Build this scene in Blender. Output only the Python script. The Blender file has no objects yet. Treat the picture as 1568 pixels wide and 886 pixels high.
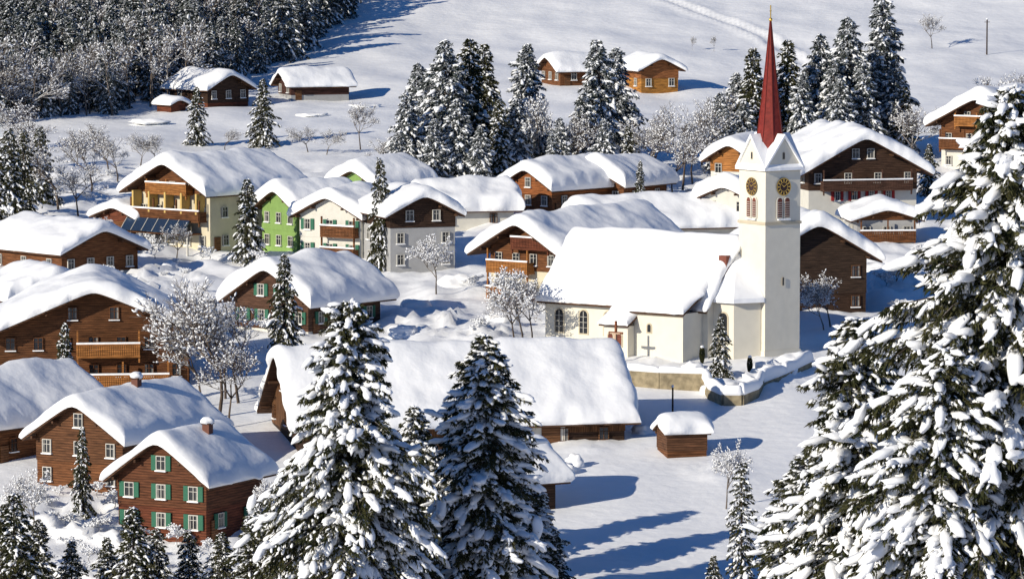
import bpy, bmesh, math, random
import numpy as np
from mathutils import Vector, Matrix, noise
random.seed(7); RNG=np.random.default_rng(11)
scene=bpy.context.scene
# ------------------------------------------------------------------ terrain
CAMZ=42.0; F=6800.0; PIT=0.0896
YK=[-200,0,60,120,200,270,300,320,330,345,360,380,400,420,440,460,480,500,520,540,560,580,600,620,640,660,680,700,720,760,900,1200,2000,5000]
ZK=[60,38.5,25,13,3,-5.5,-7.7,-7.6,-6.7,-5,-3.4,-1.5,0,1.2,2.2,3.2,4.3,5.3,6.5,7.8,9.3,10.6,11.8,13,14.5,16.5,19,21.8,24.8,32,55,110,250,500]
def sst(a,b,x):
    t=min(1,max(0,(x-a)/(b-a))); return t*t*(3-2*t)
def T(x,y):
    z=sum(np.interp(y+o,YK,ZK) for o in (-6,0,6))/3
    m=sst(560,640,y)
    if m>0: z+=m*1.0*noise.noise(Vector((x/38,y/38,3.1)))
    return float(z)
def site(b,y):
    z=T(0,y); return b*(y*.996+(CAMZ-z)*.0895)/F
def X(u,y): return site(u-784,y)
TRK=[(X(1000,720),722),(X(1110,700),700),(X(1180,680),684),(X(1250,650),655),(X(1330,620),625)]
def dseg(px,py,a,b):
    ax,ay=a;bx,by=b;dx=bx-ax;dy=by-ay
    t=max(0,min(1,((px-ax)*dx+(py-ay)*dy)/(dx*dx+dy*dy)))
    return math.hypot(px-ax-t*dx,py-ay-t*dy)
def Tm(x,y):
    z=T(x,y)
    N=noise.noise
    z+=.25*N(Vector((x/7,y/9,1)))
    m=sst(396,408,y)*(1-sst(540,560,y))
    if m>0:
        z+=m*(.8*N(Vector((x/4.5,y/6,7)))+.36*N(Vector((x/1.7,y/2,9))))
    if 300<y<350: z+=(sst(300,312,y)*(1-sst(338,348,y)))*(1-sst(-8,2,x))*(.6*N(Vector((x/2.2,y/2.5,4)))+.25*N(Vector((x/.9,y/1,4))))
    if y>560: z+=.7*N(Vector((x/14,y/16,17)))+.18*N(Vector((x/4,y/4,2)))
    for (cx,cy,r,a) in ROUGH:
        d=math.hypot(x-cx,(y-cy)*.7)
        if d<r:
            w=1-sst(r*.5,r,d)
            z+=w*a*(.5+N(Vector((x*.9,y*.9,5)))+.5*N(Vector((x*2.1,y*2.1,5))))
    if y>600:
        d=min(dseg(x,y,TRK[i],TRK[i+1]) for i in range(len(TRK)-1))
        if d<3: z+=.35*math.exp(-((d-1.6)/.6)**2)-.3*math.exp(-(d/1.1)**2)
    return z
ROUGH=[(X(655,418),420,6,.8),(X(720,418),412,6,.7),(X(1095,352),352,3.2,.35),(X(250,445),448,7,.9),(X(1350,445),445,8,1.0),(X(90,332),336,7,.7),(X(560,470),395,5,.6),(X(900,360),362,3,.35),(X(800,470),402,5,.5),(X(1060,540),388,5,.5),(X(820,372),372,5,.3),(X(1180,396),395,4,.6),(X(990,395),394,4,.5)]
# ------------------------------------------------------------------ materials
MC={}
def newmat(name):
    m=bpy.data.materials.new(name); m.use_nodes=True
    nt=m.node_tree; b=nt.nodes['Principled BSDF']; return m,nt,b
def nd(nt,t,**k):
    n=nt.nodes.new(t)
    for a,v in k.items(): setattr(n,a,v)
    return n
def ramp(nt,fac,stops):
    r=nd(nt,'ShaderNodeValToRGB'); e=r.color_ramp.elements
    while len(e)<len(stops): e.new(.5)
    for i,(p,c) in enumerate(stops): e[i].position=p; e[i].color=(*c,1)
    nt.links.new(fac,r.inputs[0]); return r.outputs[0]
def snow_mat(name='snow',bs=.7,col=(.94,.945,.955)):
    if name in MC: return MC[name]
    m,nt,b=newmat(name); L=nt.links
    tc=nd(nt,'ShaderNodeTexCoord')
    n1=nd(nt,'ShaderNodeTexNoise'); n1.inputs['Scale'].default_value=.75; n1.inputs['Detail'].default_value=3; n1.inputs['Roughness'].default_value=.5
    L.new(tc.outputs['Object'],n1.inputs['Vector'])
    c=ramp(nt,n1.outputs['Fac'],[(.3,tuple(x*.96 for x in col)),(.7,col)])
    L.new(c,b.inputs['Base Color'])
    b.inputs['Roughness'].default_value=.55; b.inputs['Specular IOR Level'].default_value=.2
    bp=nd(nt,'ShaderNodeBump'); bp.inputs['Strength'].default_value=.35*bs; bp.inputs['Distance'].default_value=.4
    L.new(n1.outputs['Fac'],bp.inputs['Height']); L.new(bp.outputs[0],b.inputs['Normal'])
    MC[name]=m; return m
def wood(col,vert=False,sc=1.0):
    k=('wood',col,vert)
    if k in MC: return MC[k]
    m,nt,b=newmat('wood_boards'); L=nt.links
    tc=nd(nt,'ShaderNodeTexCoord'); mp=nd(nt,'ShaderNodeMapping')
    mp.inputs['Scale'].default_value=(6,6,.7) if vert else (.7,.7,6)
    L.new(tc.outputs['Object'],mp.inputs[0])
    n=nd(nt,'ShaderNodeTexNoise'); n.inputs['Scale'].default_value=1.2; n.inputs['Detail'].default_value=5
    L.new(mp.outputs[0],n.inputs['Vector'])
    c=ramp(nt,n.outputs['Fac'],[(.25,tuple(x*.35 for x in col)),(.5,col),(.8,tuple(min(1,x*1.9) for x in col))])
    sx=nd(nt,'ShaderNodeSeparateXYZ'); L.new(tc.outputs['Object'],sx.inputs[0])
    a=nd(nt,'ShaderNodeMath',operation='MULTIPLY'); a.inputs[1].default_value=5.0
    if vert:
        s=nd(nt,'ShaderNodeMath',operation='ADD'); L.new(sx.outputs[0],s.inputs[0]); L.new(sx.outputs[1],s.inputs[1]); L.new(s.outputs[0],a.inputs[0])
    else: L.new(sx.outputs[2],a.inputs[0])
    fr=nd(nt,'ShaderNodeMath',operation='FRACT'); L.new(a.outputs[0],fr.inputs[0])
    g=nd(nt,'ShaderNodeMath',operation='GREATER_THAN'); g.inputs[1].default_value=.16; L.new(fr.outputs[0],g.inputs[0])
    mx=nd(nt,'ShaderNodeMix',data_type='RGBA'); L.new(g.outputs[0],mx.inputs['Factor'])
    mx.inputs['A'].default_value=(*[x*.3 for x in col],1); L.new(c,mx.inputs['B']); L.new(mx.outputs['Result'],b.inputs['Base Color'])
    bp=nd(nt,'ShaderNodeBump'); bp.inputs['Distance'].default_value=.03; L.new(fr.outputs[0],bp.inputs['Height']); L.new(bp.outputs[0],b.inputs['Normal'])
    b.inputs['Roughness'].default_value=.8; b.inputs['Specular IOR Level'].default_value=.2
    MC[k]=m; return m
def stucco(col,var=.15,sc=1.2,rough=.85,name='render_plaster'):
    k=(name,col)
    if k in MC: return MC[k]
    m,nt,b=newmat(name); L=nt.links
    tc=nd(nt,'ShaderNodeTexCoord'); n=nd(nt,'ShaderNodeTexNoise'); n.inputs['Scale'].default_value=sc; n.inputs['Detail'].default_value=8
    L.new(tc.outputs['Object'],n.inputs['Vector'])
    c=ramp(nt,n.outputs['Fac'],[(.3,tuple(x*(1-var) for x in col)),(.65,col)])
    L.new(c,b.inputs['Base Color']); b.inputs['Roughness'].default_value=rough; b.inputs['Specular IOR Level'].default_value=.2
    bp=nd(nt,'ShaderNodeBump'); bp.inputs['Distance'].default_value=.02; L.new(n.outputs['Fac'],bp.inputs['Height']); L.new(bp.outputs[0],b.inputs['Normal'])
    MC[k]=m; return m
def glass():
    if 'glass' in MC: return MC['glass']
    m,nt,b=newmat('window_glass'); b.inputs['Base Color'].default_value=(.02,.022,.026,1); b.inputs['Roughness'].default_value=.15
    MC['glass']=m; return m
def metal(col,r=.4,name='metal'):
    k=(name,col)
    if k in MC: return MC[k]
    m,nt,b=newmat(name); b.inputs['Base Color'].default_value=(*col,1); b.inputs['Metallic'].default_value=.8; b.inputs['Roughness'].default_value=r
    MC[k]=m; return m
def frosty(name,c0,c1,lo,hi,snow=(.85,.87,.9)):
    """bark / needles, with frost lying on the faces that look upwards"""
    if name in MC: return MC[name]
    m,nt,b=newmat(name); L=nt.links
    ge=nd(nt,'ShaderNodeNewGeometry'); sx=nd(nt,'ShaderNodeSeparateXYZ'); L.new(ge.outputs['Normal'],sx.inputs[0])
    ab=nd(nt,'ShaderNodeMath',operation='ABSOLUTE' if 'needle' in name else 'ADD'); L.new(sx.outputs[2],ab.inputs[0])
    if 'needle' not in name: ab.inputs[1].default_value=0
    tc=nd(nt,'ShaderNodeTexCoord'); n=nd(nt,'ShaderNodeTexNoise'); n.inputs['Scale'].default_value=1.3; n.inputs['Detail'].default_value=2
    L.new(tc.outputs['Object'],n.inputs['Vector'])
    ad=nd(nt,'ShaderNodeMath',operation='ADD'); L.new(ab.outputs[0],ad.inputs[0]); L.new(n.outputs['Fac'],ad.inputs[1])
    mr=nd(nt,'ShaderNodeMapRange'); mr.inputs['From Min'].default_value=lo; mr.inputs['From Max'].default_value=hi; L.new(ad.outputs[0],mr.inputs[0])
    c=ramp(nt,n.outputs['Fac'],[(.35,c0),(.65,c1)])
    mx=nd(nt,'ShaderNodeMix',data_type='RGBA'); L.new(mr.outputs[0],mx.inputs['Factor']); L.new(c,mx.inputs['A']); mx.inputs['B'].default_value=(*snow,1)
    L.new(mx.outputs['Result'],b.inputs['Base Color']); b.inputs['Roughness'].default_value=.75; b.inputs['Specular IOR Level'].default_value=.1
    MC[name]=m; return m
SNOW=snow_mat()
# ------------------------------------------------------------------ mesh helpers
class MB:
    def __init__(s): s.v=[];s.f=[];s.m=[];s.mats=[]
    def mi(s,m):
        if m not in s.mats: s.mats.append(m)
        return s.mats.index(m)
    def poly(s,pts,m):
        i=len(s.v); s.v+= [tuple(p) for p in pts]; s.f.append(tuple(range(i,i+len(pts)))); s.m.append(s.mi(m))
    def hexa(s,p,m):
        i=len(s.v); s.v+=[tuple(q) for q in p]; k=s.mi(m)
        for f in ((0,3,2,1),(4,5,6,7),(0,1,5,4),(1,2,6,5),(2,3,7,6),(3,0,4,7)):
            s.f.append(tuple(i+j for j in f)); s.m.append(k)
    def box(s,x0,x1,y0,y1,z0,z1,m):
        s.hexa([(x0,y0,z0),(x1,y0,z0),(x1,y1,z0),(x0,y1,z0),(x0,y0,z1),(x1,y0,z1),(x1,y1,z1),(x0,y1,z1)],m)
    def fbox(s,fr,a0,a1,b0,b1,z0,z1,m):
        o,a,b=fr
        P=lambda i,j,z:(o[0]+a[0]*i+b[0]*j,o[1]+a[1]*i+b[1]*j,z)
        s.hexa([P(a0,b0,z0),P(a1,b0,z0),P(a1,b1,z0),P(a0,b1,z0),P(a0,b0,z1),P(a1,b0,z1),P(a1,b1,z1),P(a0,b1,z1)],m)
    def extr(s,poly,y0,y1,m,axis='y'):
        k=s.mi(m); i=len(s.v); n=len(poly)
        for yy in (y0,y1):
            s.v+=[(p[0],yy,p[1]) if axis=='y' else (yy,p[0],p[1]) for p in poly]
        s.f.append(tuple(range(i,i+n))); s.f.append(tuple(range(i+2*n-1,i+n-1,-1))); s.m+=[k,k]
        for j in range(n):
            j2=(j+1)%n; s.f.append((i+j,i+n+j,i+n+j2,i+j2)); s.m.append(k)
    def build(s,name,parent=None,smooth=False):
        me=bpy.data.meshes.new(name); me.from_pydata(s.v,[],s.f)
        for m in s.mats: me.materials.append(m)
        me.polygons.foreach_set('material_index',s.m)
        bm=bmesh.new(); bm.from_mesh(me); bmesh.ops.recalc_face_normals(bm,faces=bm.faces); bm.to_mesh(me); bm.free()
        if smooth: me.polygons.foreach_set('use_smooth',[True]*len(me.polygons))
        ob=bpy.data.objects.new(name,me); scene.collection.objects.link(ob)
        if parent: ob.parent=parent
        return ob
def empty(name,x,y,z,rot=0):
    e=bpy.data.objects.new(name,None); e.empty_display_size=.5; scene.collection.objects.link(e)
    e.location=(x,y,z); e.rotation_euler=(0,0,math.radians(rot)); return e
def ticks(l,step):
    e=[0,.03,.1,.22,.4,.65,.95]
    if l<2.1: return list(np.linspace(0,l,9))
    n=max(2,int((l-1.9)/step)); mid=list(np.linspace(.95,l-.95,n+1))[1:-1]
    return e+mid+[l-q for q in reversed(e)]
def snow_sheet(name,parent,P,lu,lv,th,seed=0,e=.9,step=.4,wob=.28,var=.38):
    us=ticks(lu,step); vs=ticks(lv,step); nu=len(us); nv=len(vs); V=[];Fc=[]
    N=noise.noise
    e=min(e,min(lu,lv)*.45)
    for i,u in enumerate(us):
        for j,v in enumerate(vs):
            d=min(u,lu-u,v,lv-v); t=min(1,d/e); f=.35+.65*math.sqrt(max(0,1-(1-t)**2))
            nn=N(Vector((u*.28,v*.28,seed*3.7)))*var+N(Vector((u*.9,v*.9,seed*1.3)))*var*.3
            wu=(u/lu-.5)*2; wv=(v/lv-.5)*2
            uu=u+wob*(N(Vector((v*.5,seed,wu)))+.4*N(Vector((v*1.5,seed,wu))))*wu**3*1.6; vv=v+wob*(N(Vector((u*.5,seed+9,wv)))+.4*N(Vector((u*1.5,seed,wv))))*wv**3*1.6
            p=Vector(P(uu,vv)); p.z+=th*f*(1+nn)-.12*max(abs(wu),abs(wv))**10
            V.append(p)
    idx=lambda i,j:i*nv+j
    for i in range(nu-1):
        for j in range(nv-1): Fc.append((idx(i,j),idx(i+1,j),idx(i+1,j+1),idx(i,j+1)))
    ring=[(i,0) for i in range(nu)]+[(nu-1,j) for j in range(1,nv)]+[(i,nv-1) for i in range(nu-2,-1,-1)]+[(0,j) for j in range(nv-2,0,-1)]
    c0=len(V); inn=.16
    for (i,j) in ring:
        u=min(max(us[i],inn),lu-inn); v=min(max(vs[j],inn),lv-inn)
        p=Vector(P(u,v)); p.z-=.05; V.append(p)
    n=len(ring)
    for k in range(n):
        k2=(k+1)%n; Fc.append((idx(*ring[k]),c0+k,c0+k2,idx(*ring[k2])))
    me=bpy.data.meshes.new(name); me.from_pydata(V,[],Fc); me.materials.append(SNOW)
    me.polygons.foreach_set('use_smooth',[True]*len(me.polygons)); me.update()
    ob=bpy.data.objects.new(name,me); scene.collection.objects.link(ob)
    if parent: ob.parent=parent
    return ob
# ------------------------------------------------------------------ windows etc
WHITE=stucco((.68,.66,.60),.08); FRAME=stucco((.55,.53,.48),.1,name='painted_frame')
CURT=stucco((.30,.29,.27),.5,3.0,name='curtain_behind_glass')
def window(mb,fr,a,z,w=.85,h=1.1,sh=None,frame=FRAME,sill=True):
    g=glass(); x0=a-w/2;x1=a+w/2;t=.06
    mb.fbox(fr,x0+t,x1-t,0,.07,z+t,z+h-t,g)
    mb.fbox(fr,x0,x0+t,0,.14,z,z+h,frame); mb.fbox(fr,x1-t,x1,0,.14,z,z+h,frame)
    mb.fbox(fr,x0+t,x1-t,0,.138,z,z+t,frame); mb.fbox(fr,x0+t,x1-t,0,.138,z+h-t,z+h,frame)
    mb.fbox(fr,a-.025,a+.025,0,.105,z+t,z+h-t,frame)
    mb.fbox(fr,x0+t,a-.026,0,.10,z+h*.62,z+h*.62+.04,frame); mb.fbox(fr,a+.026,x1-t,0,.10,z+h*.62,z+h*.62+.04,frame)
    r=random.random()
    if r<.45: mb.fbox(fr,x0+t,x0+t+w*.16,.071,.08,z+t,z+h-t,CURT)
    if r<.6: mb.fbox(fr,x1-t-w*.16,x1-t,.071,.08,z+t,z+h-t,CURT)
    if sh:
        sw=w*.48
        mb.fbox(fr,x0-sw-.02,x0-.02,0,.13,z-.02,z+h+.02,sh); mb.fbox(fr,x1+.02,x1+sw+.02,0,.13,z-.02,z+h+.02,sh)
    if sill: mb.fbox(fr,x0-.06,x1+.06,0,.24,z-.09,z-.005,SNOW)
def balcony(mb,fr,a0,a1,z,depth,wd,roof_z=None,snow=True):
    mb.fbox(fr,a0,a1,0,depth,z-.16,z,wd)
    b=depth
    x=a0
    while x<a1-.1:
        mb.fbox(fr,x,x+.15,b-.06,b-.01,z+.02,z+.95,wd); x+=.19
    for aa in (a0,a1-.05):
        y=.1
        while y<b-.2:
            mb.fbox(fr,aa,aa+.05,y,y+.15,z+.02,z+.95,wd); y+=.19
    mb.fbox(fr,a0-.03,a1+.03,b-.1,b+.04,z+.95,z+1.05,wd)
    if snow: mb.fbox(fr,a0-.02,a1+.02,b-.12,b+.05,z+1.051,z+1.2,SNOW)
    n=max(1,int((a1-a0)/3))
    for i in range(n+1):
        aa=a0+.08+(a1-a0-.16)*i/n
        mb.fbox(fr,aa-.07,aa+.07,b-.28,b-.11,z-.6,(roof_z if roof_z else z+1.0),wd)
BOARD=wood((.09,.045,.025)); DKWOOD=wood((.045,.024,.015)); MIDWOOD=wood((.15,.06,.024)); HONEY=wood((.34,.14,.04)); REDW=wood((.13,.04,.02)); DOORW=wood((.14,.065,.03))
FOOT=[]
def house(name,u,y,W,L,rot,wh,phi,lower=DKWOOD,upper=DKWOOD,h1=2.4,ov=.8,ovy=.9,snow=.6,rows=(1.0,3.5),srows=None,sh=None,balc=(),chim=(),nw=None,seed=1,extra=None,zoff=0,wside=None,frame=FRAME,sbalc=()):
    y0=y; x=X(u,y); th=math.radians(rot); c=W/2 if rot<0 else -W/2
    e=empty(name,x-c*math.cos(th),y0-c*math.sin(th),T(x,y)+zoff,rot)
    FOOT.append((e.location.x,e.location.y,th,W,L))
    tp=math.tan(math.radians(phi)); ap=wh+W/2*tp
    b=MB(); h1=min(h1,wh-.05)
    b.box(-W/2,W/2,0,L,-4,h1,lower)
    p=.05
    b.extr([(-W/2-p,h1),(W/2+p,h1),(W/2+p,wh),(0,ap),(-W/2-p,wh)],-p,L+p,upper)
    b.build('walls',e)
    r=MB(); hw=W/2+ov; z=lambda q:wh+(W/2-q)*tp
    r.extr([(-hw,z(hw)+.03),(0,z(0)+.03),(hw,z(hw)+.03),(hw,z(hw)+.22),(0,z(0)+.24),(-hw,z(hw)+.22)],-ovy,L+ovy,BOARD)
    for q in (-W/2,-W/4,0,W/4,W/2):
        r.box(q-.09,q+.09,-ovy+.12,-.06,z(abs(q))-.22-(.0 if q==0 else .05),z(abs(q))-.02-(.0 if q==0 else .05),BOARD)
    r.build('roof_boards',e)
    hs=hw+.2; ls=L+2*ovy+.4
    def P(a,bb):
        xx=a-hs; ax=math.sqrt(xx*xx+.6**2)-.12
        return (xx,-ovy-.2+bb,z(ax)+.2)
    snow_sheet('roof_snow',e,P,2*hs,ls,snow*1.65,seed)
    w=MB()
    FR=((0,-p),(1,0),(0,-1)); RR=((W/2+p,L/2),(0,1),(1,0)); LL=((-W/2-p,L/2),(0,-1),(-1,0))
    rr=random.Random(seed)
    for zi in rows:
        half=W/2-.7
        if zi+1.2>wh: half=min(half,(ap-zi-1.5)/tp-.2)
        if half<.35:
            if ap-zi>1.7: n=1
            else: continue
        else: n=max(1,int(2*half/2.3)+ (1 if half>1 else 0))
        if nw: n=min(n,nw)
        for i in range(n):
            a=0 if n==1 else -half+.35+(2*half-.7)*i/(n-1)
            window(w,FR,a,zi,sh=sh,frame=frame)
    for zi in (srows if srows is not None else [q for q in rows if q+1.3<wh]):
        n=max(1,int((L-1.5)/2.9))
        for fr in (RR,LL):
            for i in range(n):
                if n>3 and rr.random()<.3: continue
                a=-L/2+L*(i+.5)/n+rr.uniform(-.2,.2); window(w,fr,a,zi,sh=sh if n<6 else None,frame=frame)
    for (a0,a1,zb,dp,wm) in balc: balcony(w,FR,a0,a1,zb,dp,wm,roof_z=min(zb+2.2,z(min(W/2,max(abs(a0),abs(a1))))-.1))
    for (a0,a1,zb,dp,wm) in sbalc: balcony(w,RR,a0,a1,zb,dp,wm,roof_z=None)
    for (cx,cy) in chim:
        zt=z(abs(cx))
        w.box(cx-.3,cx+.3,cy-.3,cy+.3,zt-.3,zt+1.7,stucco((.16,.07,.05),name='brick_chimney'))
        w.box(cx-.38,cx+.38,cy-.38,cy+.38,zt+1.71,zt+1.79,BOARD)
    if L>4: 
        w.fbox(RR,-L*.5+.6,-L*.5+1.5,0,.08,-.5,1.55,DOORW)
    if extra: extra(w,FR,RR,LL,e)
    w.build('windows_doors_balconies',e)
    for (cx,cy) in chim:
        lump(e,(cx,cy,z(abs(cx))+1.95),(.5,.5,.32),'chimney_snow')
    return e
def ico(sub):
    bm=bmesh.new(); bmesh.ops.create_icosphere(bm,subdivisions=sub,radius=1); bm.verts.ensure_lookup_table()
    V=np.array([v.co[:] for v in bm.verts]); Fc=np.array([[v.index for v in f.verts] for f in bm.faces]); bm.free(); return V,Fc
I1=ico(1);I2=ico(2);I3=ico(3);I4=ico(4)
def lump(parent,loc,size,name='snow_mound',k=1.2,amp=.25,I=None):
    V,Fc=I or I3; s=random.random()*50; out=[]
    for v in V:
        q=Vector(v); n=noise.noise(q*k+Vector((s,s,s)))*amp+noise.noise(q*k*3+Vector((s,0,s)))*amp*.4
        q=q*(1+n); out.append((q.x*size[0],q.y*size[1],q.z*size[2]))
    me=bpy.data.meshes.new(name); me.from_pydata(out,[],Fc.tolist()); me.materials.append(SNOW)
    me.polygons.foreach_set('use_smooth',[True]*len(me.polygons))
    o=bpy.data.objects.new(name,me); o.location=loc; scene.collection.objects.link(o)
    if parent: o.parent=parent
    return o
# ------------------------------------------------------------------ ground sheet
def ground():
    xs=list(np.arange(-78,78.1,.7)); q=78
    st=2
    while q<3200: q+=st; st*=1.18; xs=[-q]+xs+[q]
    ys=list(np.arange(-200,300,5))+list(np.arange(300,540,.8))+list(np.arange(540,760,1.6))
    q=760; st=4
    while q<5000: ys.append(q); q+=st; st*=1.12
    V=[(x,y,Tm(x,y)) for y in ys for x in xs]; nx=len(xs); Fc=[]
    for j in range(len(ys)-1):
        for i in range(nx-1):
            a=j*nx+i; Fc.append((a,a+1,a+nx+1,a+nx))
    me=bpy.data.meshes.new('snow_ground'); me.from_pydata(V,[],Fc); me.materials.append(snow_mat('snow_ground',.7))
    me.polygons.foreach_set('use_smooth',[True]*len(me.polygons))
    o=bpy.data.objects.new('snow_ground',me); scene.collection.objects.link(o)
ground()
# ------------------------------------------------------------------ trees
class TM:
    def __init__(s): s.V=[];s.F=[];s.M=[];s.S=[];s.n=0
    def add(s,V,Fc,m,sm):
        s.V.append(V); s.F.append(Fc+s.n); s.M.append(np.full(len(Fc),m)); s.S.append(np.full(len(Fc),sm)); s.n+=len(V)
    def mesh(s,name,mats):
        V=np.concatenate(s.V);Fc=np.concatenate(s.F).astype(np.int32);M=np.concatenate(s.M).astype(np.int32);S=np.concatenate(s.S).astype(bool)
        me=bpy.data.meshes.new(name); n=len(Fc)
        me.vertices.add(len(V)); me.vertices.foreach_set('co',V.astype(np.float32).ravel())
        me.loops.add(3*n); me.loops.foreach_set('vertex_index',Fc.ravel())
        me.polygons.add(n); me.polygons.foreach_set('loop_start',np.arange(0,3*n,3,dtype=np.int32))
        for m in mats: me.materials.append(m)
        me.polygons.foreach_set('material_index',M); me.polygons.foreach_set('use_smooth',S)
        me.update(calc_edges=True); return me
def nrm(a): return a/np.maximum(1e-9,np.linalg.norm(a,axis=1,keepdims=True))
def prisms(tm,P0,P1,r0,r1,k,m):
    n=len(P0); d=nrm(P1-P0); ref=np.tile([[.31,.2,.93]],(n,1)); ref[np.abs(d[:,2])>.9]=[1,.1,0]
    a=nrm(np.cross(d,ref)); b=np.cross(d,a); V=np.zeros((n,2*k,3))
    for i in range(k):
        t=2*math.pi*i/k; o=math.cos(t)*a+math.sin(t)*b
        V[:,i]=P0+o*r0[:,None]; V[:,k+i]=P1+o*r1[:,None]
    f=[]
    for i in range(k):
        j=(i+1)%k; f+=[[i,j,k+j],[i,k+j,k+i]]
    f=np.array(f); Fc=(f[None]+(np.arange(n)*2*k)[:,None,None]).reshape(-1,3)
    tm.add(V.reshape(-1,3),Fc,m,True)
def lumps(tm,C,D,S,I,m,jit=.25):
    B,f=I; n=len(C)
    if n==0: return
    D=nrm(D); up=np.tile([[0,0,1.]],(n,1)); Y=nrm(np.cross(up,D)); Z=np.cross(D,Y)
    J=1+RNG.uniform(-jit,jit,(n,len(B)))
    V=C[:,None]+(B[None,:,0]*J*S[:,None,0])[...,None]*D[:,None]+(B[None,:,1]*J*S[:,None,1])[...,None]*Y[:,None]+(B[None,:,2]*J*S[:,None,2])[...,None]*Z[:,None]
    Fc=(f[None]+(np.arange(n)*len(B))[:,None,None]).reshape(-1,3)
    tm.add(V.reshape(-1,3),Fc,m,True)
def conifer(name,H,R,nb,pw=.75,twd=.24,ntri=8,blade=(.055,.34),snow=1.0,pad=.3,ls=1.0,I=I2,needle=None,droop=.45,seed=0):
    global RNG
    RNG=np.random.default_rng(seed+100); tm=TM()
    k=10; zs=np.linspace(0,H,k+1); off=np.cumsum(RNG.normal(0,.012*H/10,(k+1,2)),axis=0); off[0]=0
    tp=np.column_stack([off,zs]); rr=.013*H*(1-zs/H)**.8+.02
    prisms(tm,tp[:-1],tp[1:],rr[:-1],rr[1:],7,0)
    fr=(np.arange(nb)+RNG.uniform(0,1,nb))/nb
    h=H*(.04+.955*fr); t=1-h/H
    az=np.arange(nb)*2.39996+RNG.normal(0,.4,nb)
    lobe=1+.2*np.sin(az*2+h*1.1*10/H+seed)+.14*np.sin(az*3-h*2.3*10/H+seed*2)
    l=R*(t**pw)*RNG.uniform(.55,1.12,nb)*lobe*(1-.25*np.clip((.15-h/H)/.15,0,1))+.15
    out=np.column_stack([np.cos(az),np.sin(az),np.zeros(nb)]); lat=np.column_stack([-np.sin(az),np.cos(az),np.zeros(nb)])
    a0=.55-.75*t+RNG.normal(0,.10,nb); dr=droop*RNG.uniform(.6,1.45,nb)
    base=np.column_stack([np.interp(h,zs,off[:,0]),np.interp(h,zs,off[:,1]),h])
    def pt(i,s):
        cv=(s*l[i]); zz=l[i]*(a0[i]*s-dr[i]*s*s)
        return base[i]+out[i]*cv[:,None]*.95+np.column_stack([np.zeros(len(s)),np.zeros(len(s)),zz])
    def tg(i,s): return nrm(out[i]+np.column_stack([np.zeros(len(s)),np.zeros(len(s)),a0[i]-2*dr[i]*s]))
    ii=np.arange(nb)
    for q in range(3):
        s0=np.full(nb,q/3);s1=np.full(nb,(q+1)/3)
        prisms(tm,pt(ii,s0),pt(ii,s1),(.013*l+.012)*(1-s0*.8),(.013*l+.012)*(1-s1*.8),3,0)
    cnt=np.maximum(3,(l/twd*2).astype(int)); bi=np.repeat(ii,cnt); n=len(bi)
    s=RNG.uniform(.06,1.0,n)**.75; side=np.where(RNG.uniform(0,1,n)<.5,-1,1.)
    tl=np.minimum(.38*l[bi]*(1.15-s),1.15*H/20+.25)*RNG.uniform(.6,1.2,n)+.12
    P=pt(bi,s); Tn=tg(bi,s)
    D=nrm(Tn*.75+lat[bi]*(side*RNG.uniform(.2,1.1,n))[:,None]+np.column_stack([np.zeros(n),np.zeros(n),RNG.uniform(-.95,-.1,n)]))
    m=n*ntri; pi=np.repeat(np.arange(n),ntri); q=RNG.uniform(0,1,m)
    p=P[pi]+D[pi]*(tl[pi]*q)[:,None]; d=nrm(D[pi]+RNG.normal(0,.42,(m,3))+np.array([0,0,-.35]))
    sd=nrm(np.cross(d,RNG.normal(0,1,(m,3)))); w=blade[0]*RNG.uniform(.6,1.4,m); bl=blade[1]*RNG.uniform(.6,1.3,m)
    V=np.stack([p-sd*w[:,None],p+sd*w[:,None],p+d*bl[:,None]],axis=1).reshape(-1,3)
    tm.add(V,np.arange(m*3).reshape(-1,3),1,False)
    load=RNG.uniform(0,1,nb); ns=np.maximum(1,(l*1.25*snow*(.35+1.3*load)).astype(int)); ns[load<.18]=0
    bi2=np.repeat(ii,ns); n2=len(bi2); s2=RNG.uniform(.35,1.03,n2)
    sz=np.clip(.11*l[bi2]+.12,0,.42)*RNG.uniform(.4,1.35,n2)*ls
    C=pt(bi2,s2)+lat[bi2]*(RNG.normal(0,.17,n2)*l[bi2]*.5*(1.15-s2))[:,None]; C[:,2]+=sz*.25
    lumps(tm,C,tg(bi2,s2)+RNG.normal(0,.25,(n2,3)),np.column_stack([sz*1.5,sz*.62,sz*.46]),I,2)
    pick=np.where(RNG.uniform(0,1,n)<pad*snow*(.3+1.4*load[bi])*(load[bi]>.12))[0]; e=tl[pick]*RNG.uniform(.3,1,len(pick))
    sz=RNG.uniform(.06,.17,len(pick))*ls*(.6+.4*min(1,H/15)); C=P[pick]+D[pick]*e[:,None]; C[:,2]+=sz*.4
    lumps(tm,C,D[pick],np.column_stack([sz*1.8,sz*.8,sz*.55]),I1,2)
    bark=frosty('bark',(.05,.038,.03),(.10,.075,.06),1.2,1.6)
    return tm.mesh(name,[bark,needle or NEED,SNT])
SNT=snow_mat('snow_on_branches',.25,(.9,.91,.93))
NEED=frosty('needle_foliage',(.022,.028,.012),(.075,.07,.028),1.35,1.8)
NEEDF=frosty('needle_foliage_frosted',(.02,.03,.025),(.055,.065,.052),.9,1.65,(.74,.77,.82))
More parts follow.
